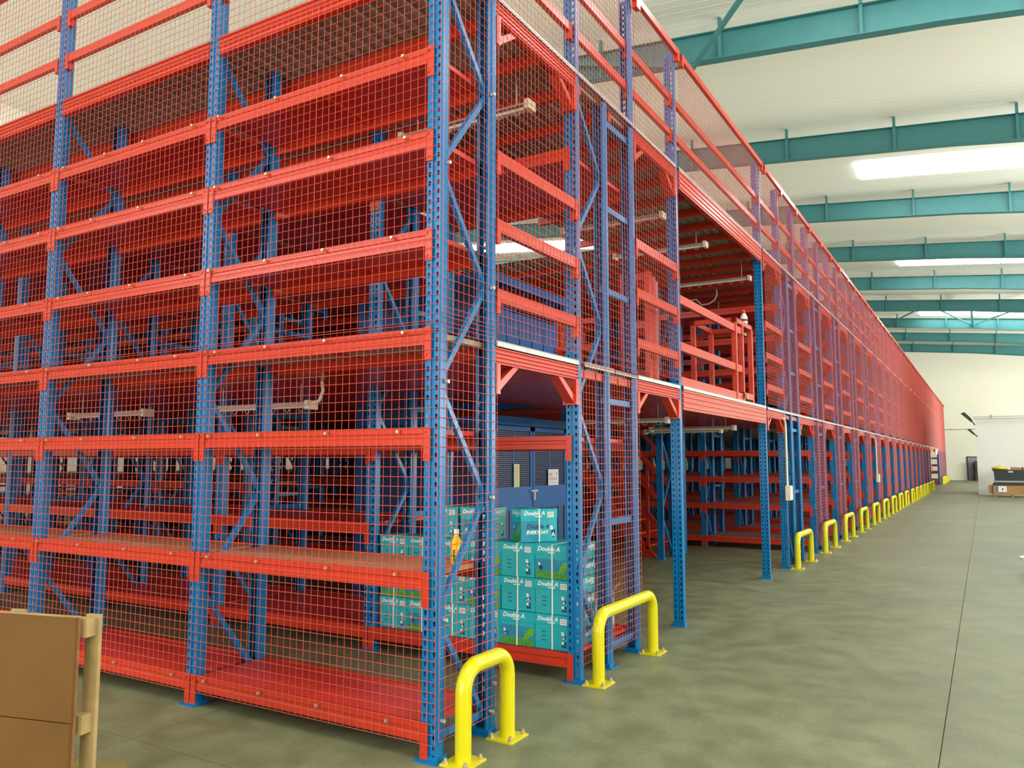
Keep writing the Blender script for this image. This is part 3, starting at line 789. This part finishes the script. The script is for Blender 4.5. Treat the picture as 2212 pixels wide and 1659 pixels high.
obj('display', MB().box((.03,.02,.24),(.032,.05,.30)).mesh('display','black'), cp)
for k in range(3): obj('button', shared('btn', lambda: MB().box((.03,.022,-.012),(.036,.048,.012)).mesh('button','black')), cp, (0,0,.05+.045*k))

# ------------------------------------------------------------------ stairs
ST = thing('staircase', 'red steel staircase with triple handrails climbing to the upper floor', 'staircase', (-2.2,9.32,0))
sl = 1.1; run = 2.41/sl
for y in (0,1.12):
    obj('stringer', MB().prism([(0,0),(-run,2.41),(-run-.22,2.41),(-.22,0)],y,y+.05,'y').mesh('stringer','red'), ST)
    for off in (.58,1.0,1.42): obj('handrail', MB().bar((-.02,y+.025,off),(-run,y+.025,off+2.41),.04,.06).mesh('handrail','red'), ST)
    for k in (0.06,.5,.94): obj('baluster', MB().box((-run*k-.06,y,2.41*k),(-run*k-.01,y+.05,2.41*k+1.44)).mesh('baluster','red'), ST)
for k in range(11):
    z = .2*(k+1); x = -z/sl
    obj('tread', shared('tread', lambda: MB().box((-.24,.05,-.035),(.0,1.12,0)).mesh('tread','red')), ST, (x,0,z))

# spare red frames leaning behind the mesh on the upper floor
for k,(x,y,lean) in enumerate(((-.16,3.75,.02),(-.20,3.95,-.02),(-.26,4.2,.05))):
    t = thing('spare_gate_frame', 'red steel frame standing on the upper floor, %s of three behind the walkway rails'%('nearest','middle','farthest')[k], 'frame', (x,y,2.42), lean)
    for dx in (0,-.26): obj('post', shared('sp', lambda: MB().box((-.05,0,0),(0,.09,1.12)).mesh('post','red')), t, (dx,0,0))
    for z in (.05,.55,1.04): obj('crossbar', shared('sc', lambda: MB().box((-.26,.02,0),(-.05,.07,.07)).mesh('crossbar','red')), t, (0,0,z))
for k in range(6):
    t = thing('spare_shelf_frame', 'red shelf frame leaning on the upper floor past the boxes, %s from front'%ORD[k+1], 'frame', (-.42-.07*k,3.12+.15*k,2.43), .05*(k % 3)-.05)
    a, b = .40-.01*k, .62+.03*(k % 3)
    for dx in (0,-a*.55,-a*1.1): obj('rail', shared(('sl',k,dx), lambda: MB().bar((dx,0,0),(dx-.12,.26,b),.05,.02,(0,1,0)).mesh('rail','red')), t)
    for s in (.05,.5,.95): obj('crossbar', shared(('slc',k,s), lambda: MB().bar((.02-.12*s,.26*s,b*s),(-a*1.1-.05-.12*s,.26*s,b*s),.03,.05).mesh('crossbar','red')), t)

# ------------------------------------------------------------------ ceiling lamps under the decks
def lamp(label, x, y, z, L=1.25):
    t = thing('strip_lamp', label, 'lamp', (x,y,z), 0, 'strip lamps hung below the decks')
    obj('reflector', shared('lr', lambda: MB().prism([(-.03,.03),(.03,.03),(.075,-.005),(.07,-.008),(.028,.02),(-.028,.02),(-.07,-.008),(-.075,-.005)],-1.25,0,'x').mesh('reflector','lampwhite')), t)
    obj('tube', shared('lt', lambda: MB().tube([(-1.2,0,-.005),(-.05,0,-.005)],.016,10).mesh('tube','tube',True)), t)
    for xe in (0,-1.25): obj('end_cap', shared('le', lambda: MB().box((-.02,-.06,-.035),(.02,.06,.04)).mesh('end_cap','cream')), t, (xe,0,0))
    def loops():
        mb = MB()
        for k in range(7):
            xc = -.12-.165*k
            mb.tube([(xc+.025*math.cos(a), 0, -.022-.030*math.sin(a)) for a in [PI*j/6 for j in range(7)]],.0022,4)
        return mb.mesh('wire_guard','cable')
    stuff(obj('wire_guard', shared('lg', loops), t))
    for xe in (-.12,-1.1): obj('hanger', shared('lhg', lambda: MB().tube([(0,0,.03),(0,0,.284)],.004,6).mesh('hanger','cable')), t, (xe,0,0))
lamp('strip lamp below the top floor above the teal box aisle', -.28, 1.55, 4.41)
lamp('strip lamp below the top floor beside the near passage column', -.36, 4.75, 4.41)
lamp('strip lamp below the top floor in the middle of the passage', -.31, 6.2, 4.41)
lamp('strip lamp below the top floor above the loading gate', -.30, 8.4, 4.41)
lamp('strip lamp below the top floor past the third guard', -.40, 10.9, 4.41)
lamp('strip lamp low under the first floor beside the near passage column', -.50, 5.2, 2.11)
lamp('strip lamp low under the first floor at the far passage column', -.42, 7.75, 2.11)
lamp('strip lamp low under the first floor in the mesh-fronted aisle, left', -2.2, 1.2, 2.11)
lamp('strip lamp low under the first floor in the mesh-fronted aisle, far left', -4.4, 1.2, 2.11)
lamp('strip lamp low under the first floor before the stairs', -.9, 8.75, 2.11)
tag(obj('loose_cable', MB().tube([(-1.81,10.02,4.5),(-1.65,10.03,4.51),(-1.55,10.03,4.40),(-1.42,10.03,4.41),(-1.32,10.03,4.47),(-1.28,10.03,4.55),(-1.28,10.03,4.72)],.014,8).mesh('loose_cable','cable',True)), 'loose white cable hanging above the loading gate', 'cable')
tag(obj('loose_cable', MB().tube([(-2.05,1.15,2.40),(-2.02,1.15,2.22),(-2.06,1.15,2.14),(-2.16,1.15,2.12)],.014,8).mesh('loose_cable','cable',True)), 'curl of white cable hanging beside the lamp in the mesh-fronted aisle', 'cable')
# conduits with switch boxes on the passage posts
def conduit(label, y, x=.03):
    t = thing('conduit', label, 'conduit', (x,y,1.1))
    obj('pipe', MB().tube([(0,.06,.16),(0,.06,1.05),(0,.03,1.14),(0,-.05,1.19)],.017,10).mesh('pipe','cream',True), t)
    b = obj('switch_box', MB().box((-.01,-.05,-.06),(.06,.13,.16)).mesh('switch_box','cream'), t)
    obj('cover', MB().box((.06,-.04,-.05),(.066,.12,.15)).mesh('cover','cream'), b)
conduit('cream conduit and switch box on the bare frame beside the passage', 9.0, .02)
conduit('cream conduit and switch box before the eighth yellow guard', 20.75, .03)
conduit('cream conduit and switch box on the near column of the far passage', 47.3, .03)
# sign above the far passage
t = thing('hanging_sign', 'small cream sign hung over the far passage', 'sign', (.05,51.5,2.0))
obj('panel', MB().box((0,0,0),(.04,2.2,.30)).mesh('panel','cream'), t); obj('frame', MB().box((-.01,-.05,.30),(.05,2.25,.34)).mesh('frame','galv'), t)

# ------------------------------------------------------------------ pallet standing on edge in the left foreground
ang = math.atan2(.10,.39)
PT = thing('upright_pallet', 'wooden pallet with brown board face standing on edge in the left foreground', 'pallet', (-.60,-1.70,0), ang)
obj('face_board', MB().box((-1.0,0,.585),(-.0,.016,1.0)).mesh('face_board','board'), PT)
obj('face_board', MB().box((-1.0,0,.17),(-.004,.016,.581)).mesh('face_board','board'), PT)
obj('face_board', MB().box((-1.0,0,0),(-.004,.016,.166)).mesh('face_board','board'), PT)
obj('edge_strip', MB().box((-.022,.016,0),(-.002,.03,1.0)).mesh('edge_strip','boardedge'), PT)
for x in (-.02,-.52,-.94): obj('bearer_slat', MB().box((x-.06,.03,0),(x,.046,1.003)).mesh('bearer_slat','wood'), PT)
for z in (.935,.545,.12):
    obj('bearer', MB().box((-1.0,.046,z-.02),(.012,.098,z+.055)).mesh('bearer','wood'), PT)
for x in (.028,-.38,-.86): obj('back_slat', MB().box((x-.07,.098,0),(x,.116,1.0)).mesh('back_slat','wood'), PT)

# ------------------------------------------------------------------ far right: block room, crate pile, end door
rm = struct(obj('wall_room', MB().box((2.33,41,0),(HX1,45,3.62)).mesh('wall_room','whitewall')), 'white block room standing in the aisle')
t = thing('roof_rail', 'thin grey pipe rail along the top of the white room', 'rail', (2.25,40.96,3.62))
for z in (.12,.03): obj('pipe', MB().tube([(0,0,z),(9,0,z)],.02,8).mesh('pipe','galv'), t)
for k in range(5): obj('bracket', shared('brk', lambda: MB().box((-.06,-.03,0),(.06,.03,.2)).mesh('bracket','galv')), t, (.75+1.9*k,0,0))
for (x,y,z,s,lab) in ((2.16,40.9,3.62,1.0,'dark floodlight on a bracket at the top corner of the white room'),(2.24,40.9,2.95,.6,'smaller dark floodlight below the corner of the white room')):
    t = thing('floodlight', lab, 'floodlight', (x,y,z))
    obj('head', MB().prism([(-.42*s,.30*s),(-.25*s,.36*s),(.02,.06*s),(.10,-.15*s),(.0,-.12*s)],-.12,.12,'y').mesh('head','dark'), t)
    obj('bracket', MB().bar((.0,0,.0),(.16,0,-.28*s),.05,.05).mesh('bracket','dark'), t)
t = thing('wall_conduit', 'thin pipe across the far end wall', 'pipe', (-.2,71.96,4.2)); obj('pipe', MB().tube([(0,0,0),(2.7,0,0)],.03,8).mesh('pipe','galv'), t)
for k in range(2): obj('clip', MB().box((.5+1.5*k,-.05,-.06),(.62+1.5*k,.04,.06)).mesh('clip','galv'), t)
d = struct(bpy.data.objects.new('door_1', None), 'doorway with a grey panel in the far end wall'); COL.objects.link(d); d.location = (1.38,71.97,0)
obj('frame', MB().box((0,-.05,0),(.07,.03,1.95)).box((1.0,-.05,0),(1.07,.03,1.95)).box((0,-.05,1.88),(1.07,.03,1.95)).mesh('frame','dark'), d)
obj('pane', MB().box((.07,-.01,0),(1.0,.02,1.88)).mesh('pane','doorgrey'), d)  # grey panel stands in for the outdoors seen through the open doorway
t = thing('dark_figure', 'dark figure in front of the far doorway', 'stack', (2.15,71.4,0))
obj('cover', MB().lathe([(.38,0),(.40,.3),(.34,.75),(.40,1.1),(.36,1.45),(.2,1.6)],n=9).mesh('cover','rock'), t)  # dark shape stands in for the figure in the outdoor view

CP = thing('freight_crate', 'tan wooden crate on a pallet by the white room, with white and blue label', 'crate', (2.92,38.7,0))
obj('pallet', MB().box((-.05,-.05,.10),(1.5,.95,.14)).box((0,0,0),(.12,.9,.10)).box((.68,0,0),(.8,.9,.10)).box((1.33,0,0),(1.45,.9,.10)).mesh('pallet','wood'), CP)
obj('case', MB().box((0,0,.14),(1.42,.9,.52)).mesh('case','card'), CP); obj('end_board', MB().box((-.18,.1,.14),(0,.8,.50)).mesh('end_board','card'), CP)
obj('shipping_label', MB().box((.16,-.006,.22),(.52,0,.48)).mesh('shipping_label','white'), CP); obj('label_stripe', MB().box((.12,-.008,.22),(.2,0,.48)).mesh('label_stripe','bluelabel'), CP)
obj('label_mark', MB().box((.33,-.009,.30),(.39,0,.38)).mesh('label_mark','navy'), CP)
BC = thing('plastic_crate', 'black lidded plastic crate on top of the tan freight crate', 'crate', (2.92,38.7,.52))
obj('tray', MB().prism([(-.02,.02),(1.55,.02),(1.42,.14),(.06,.14)],-.06,.85,'y').mesh('tray','black'), BC)
obj('body', MB().prism([(.08,.20),(1.34,.20),(1.36,.66),(.05,.66)],0,.8,'y').mesh('body','black'), BC)
obj('seam', MB().box((.02,-.01,.14),(1.40,.84,.20)).mesh('seam','galv'), BC); obj('rim', MB().box((.0,-.04,.64),(1.40,.84,.69)).mesh('rim','black'), BC)
obj('handle', MB().box((.62,-.02,.58),(.80,0,.63)).mesh('handle','white'), BC)
t = thing('yellow_bag', 'yellow bag lying on the black plastic crate', 'bag', (3.22,39.0,1.21))
obj('sack', MB().lathe([(.26,0),(.33,.05),(.30,.11),(.12,.16)],n=10).mesh('sack','yellow',True), t); obj('tie', MB().lathe([(.05,.15),(.03,.2)],n=8).mesh('tie','yellow'), t)
t = thing('brown_bundle', 'brown wrapped bundle beside the yellow bag on the black crate', 'bundle', (3.95,39.0,1.21))
obj('wrap', MB().prism([(-.32,0),(.3,0),(.28,.1),(-.3,.13)],-.2,.2,'y').mesh('wrap','card'), t); obj('strap', MB().box((.12,-.21,0),(.16,.21,.125)).mesh('strap','dark'), t)
t = thing('timber_stack', 'end of a timber board jutting in at the right edge beyond the crate', 'timber', (4.30,38.8,0))
for x in (.4,1.6): obj('trestle', shared('trs', lambda: MB().box((0,-.25,0),(.08,.25,.78)).mesh('trestle','wood')), t, (x,0,0))
obj('board', MB().box((0,-.2,.78),(2.4,.2,.86)).mesh('board','wood'), t)
t = thing('folding_stool', 'white plastic stool cut off by the right edge of the picture', 'stool', (3.22,10.1,0))
obj('seat', MB().lathe([(.18,.22),(.22,.235),(.22,.26),(.16,.28)],n=20).mesh('seat','white',True), t)
for a in range(4): obj('leg', shared(('stl',a), lambda: MB().bar((.12*math.cos(PI/4+a*PI/2),.12*math.sin(PI/4+a*PI/2),.22),(.18*math.cos(PI/4+a*PI/2),.18*math.sin(PI/4+a*PI/2),0),.035,.035).mesh('leg','white')), t)
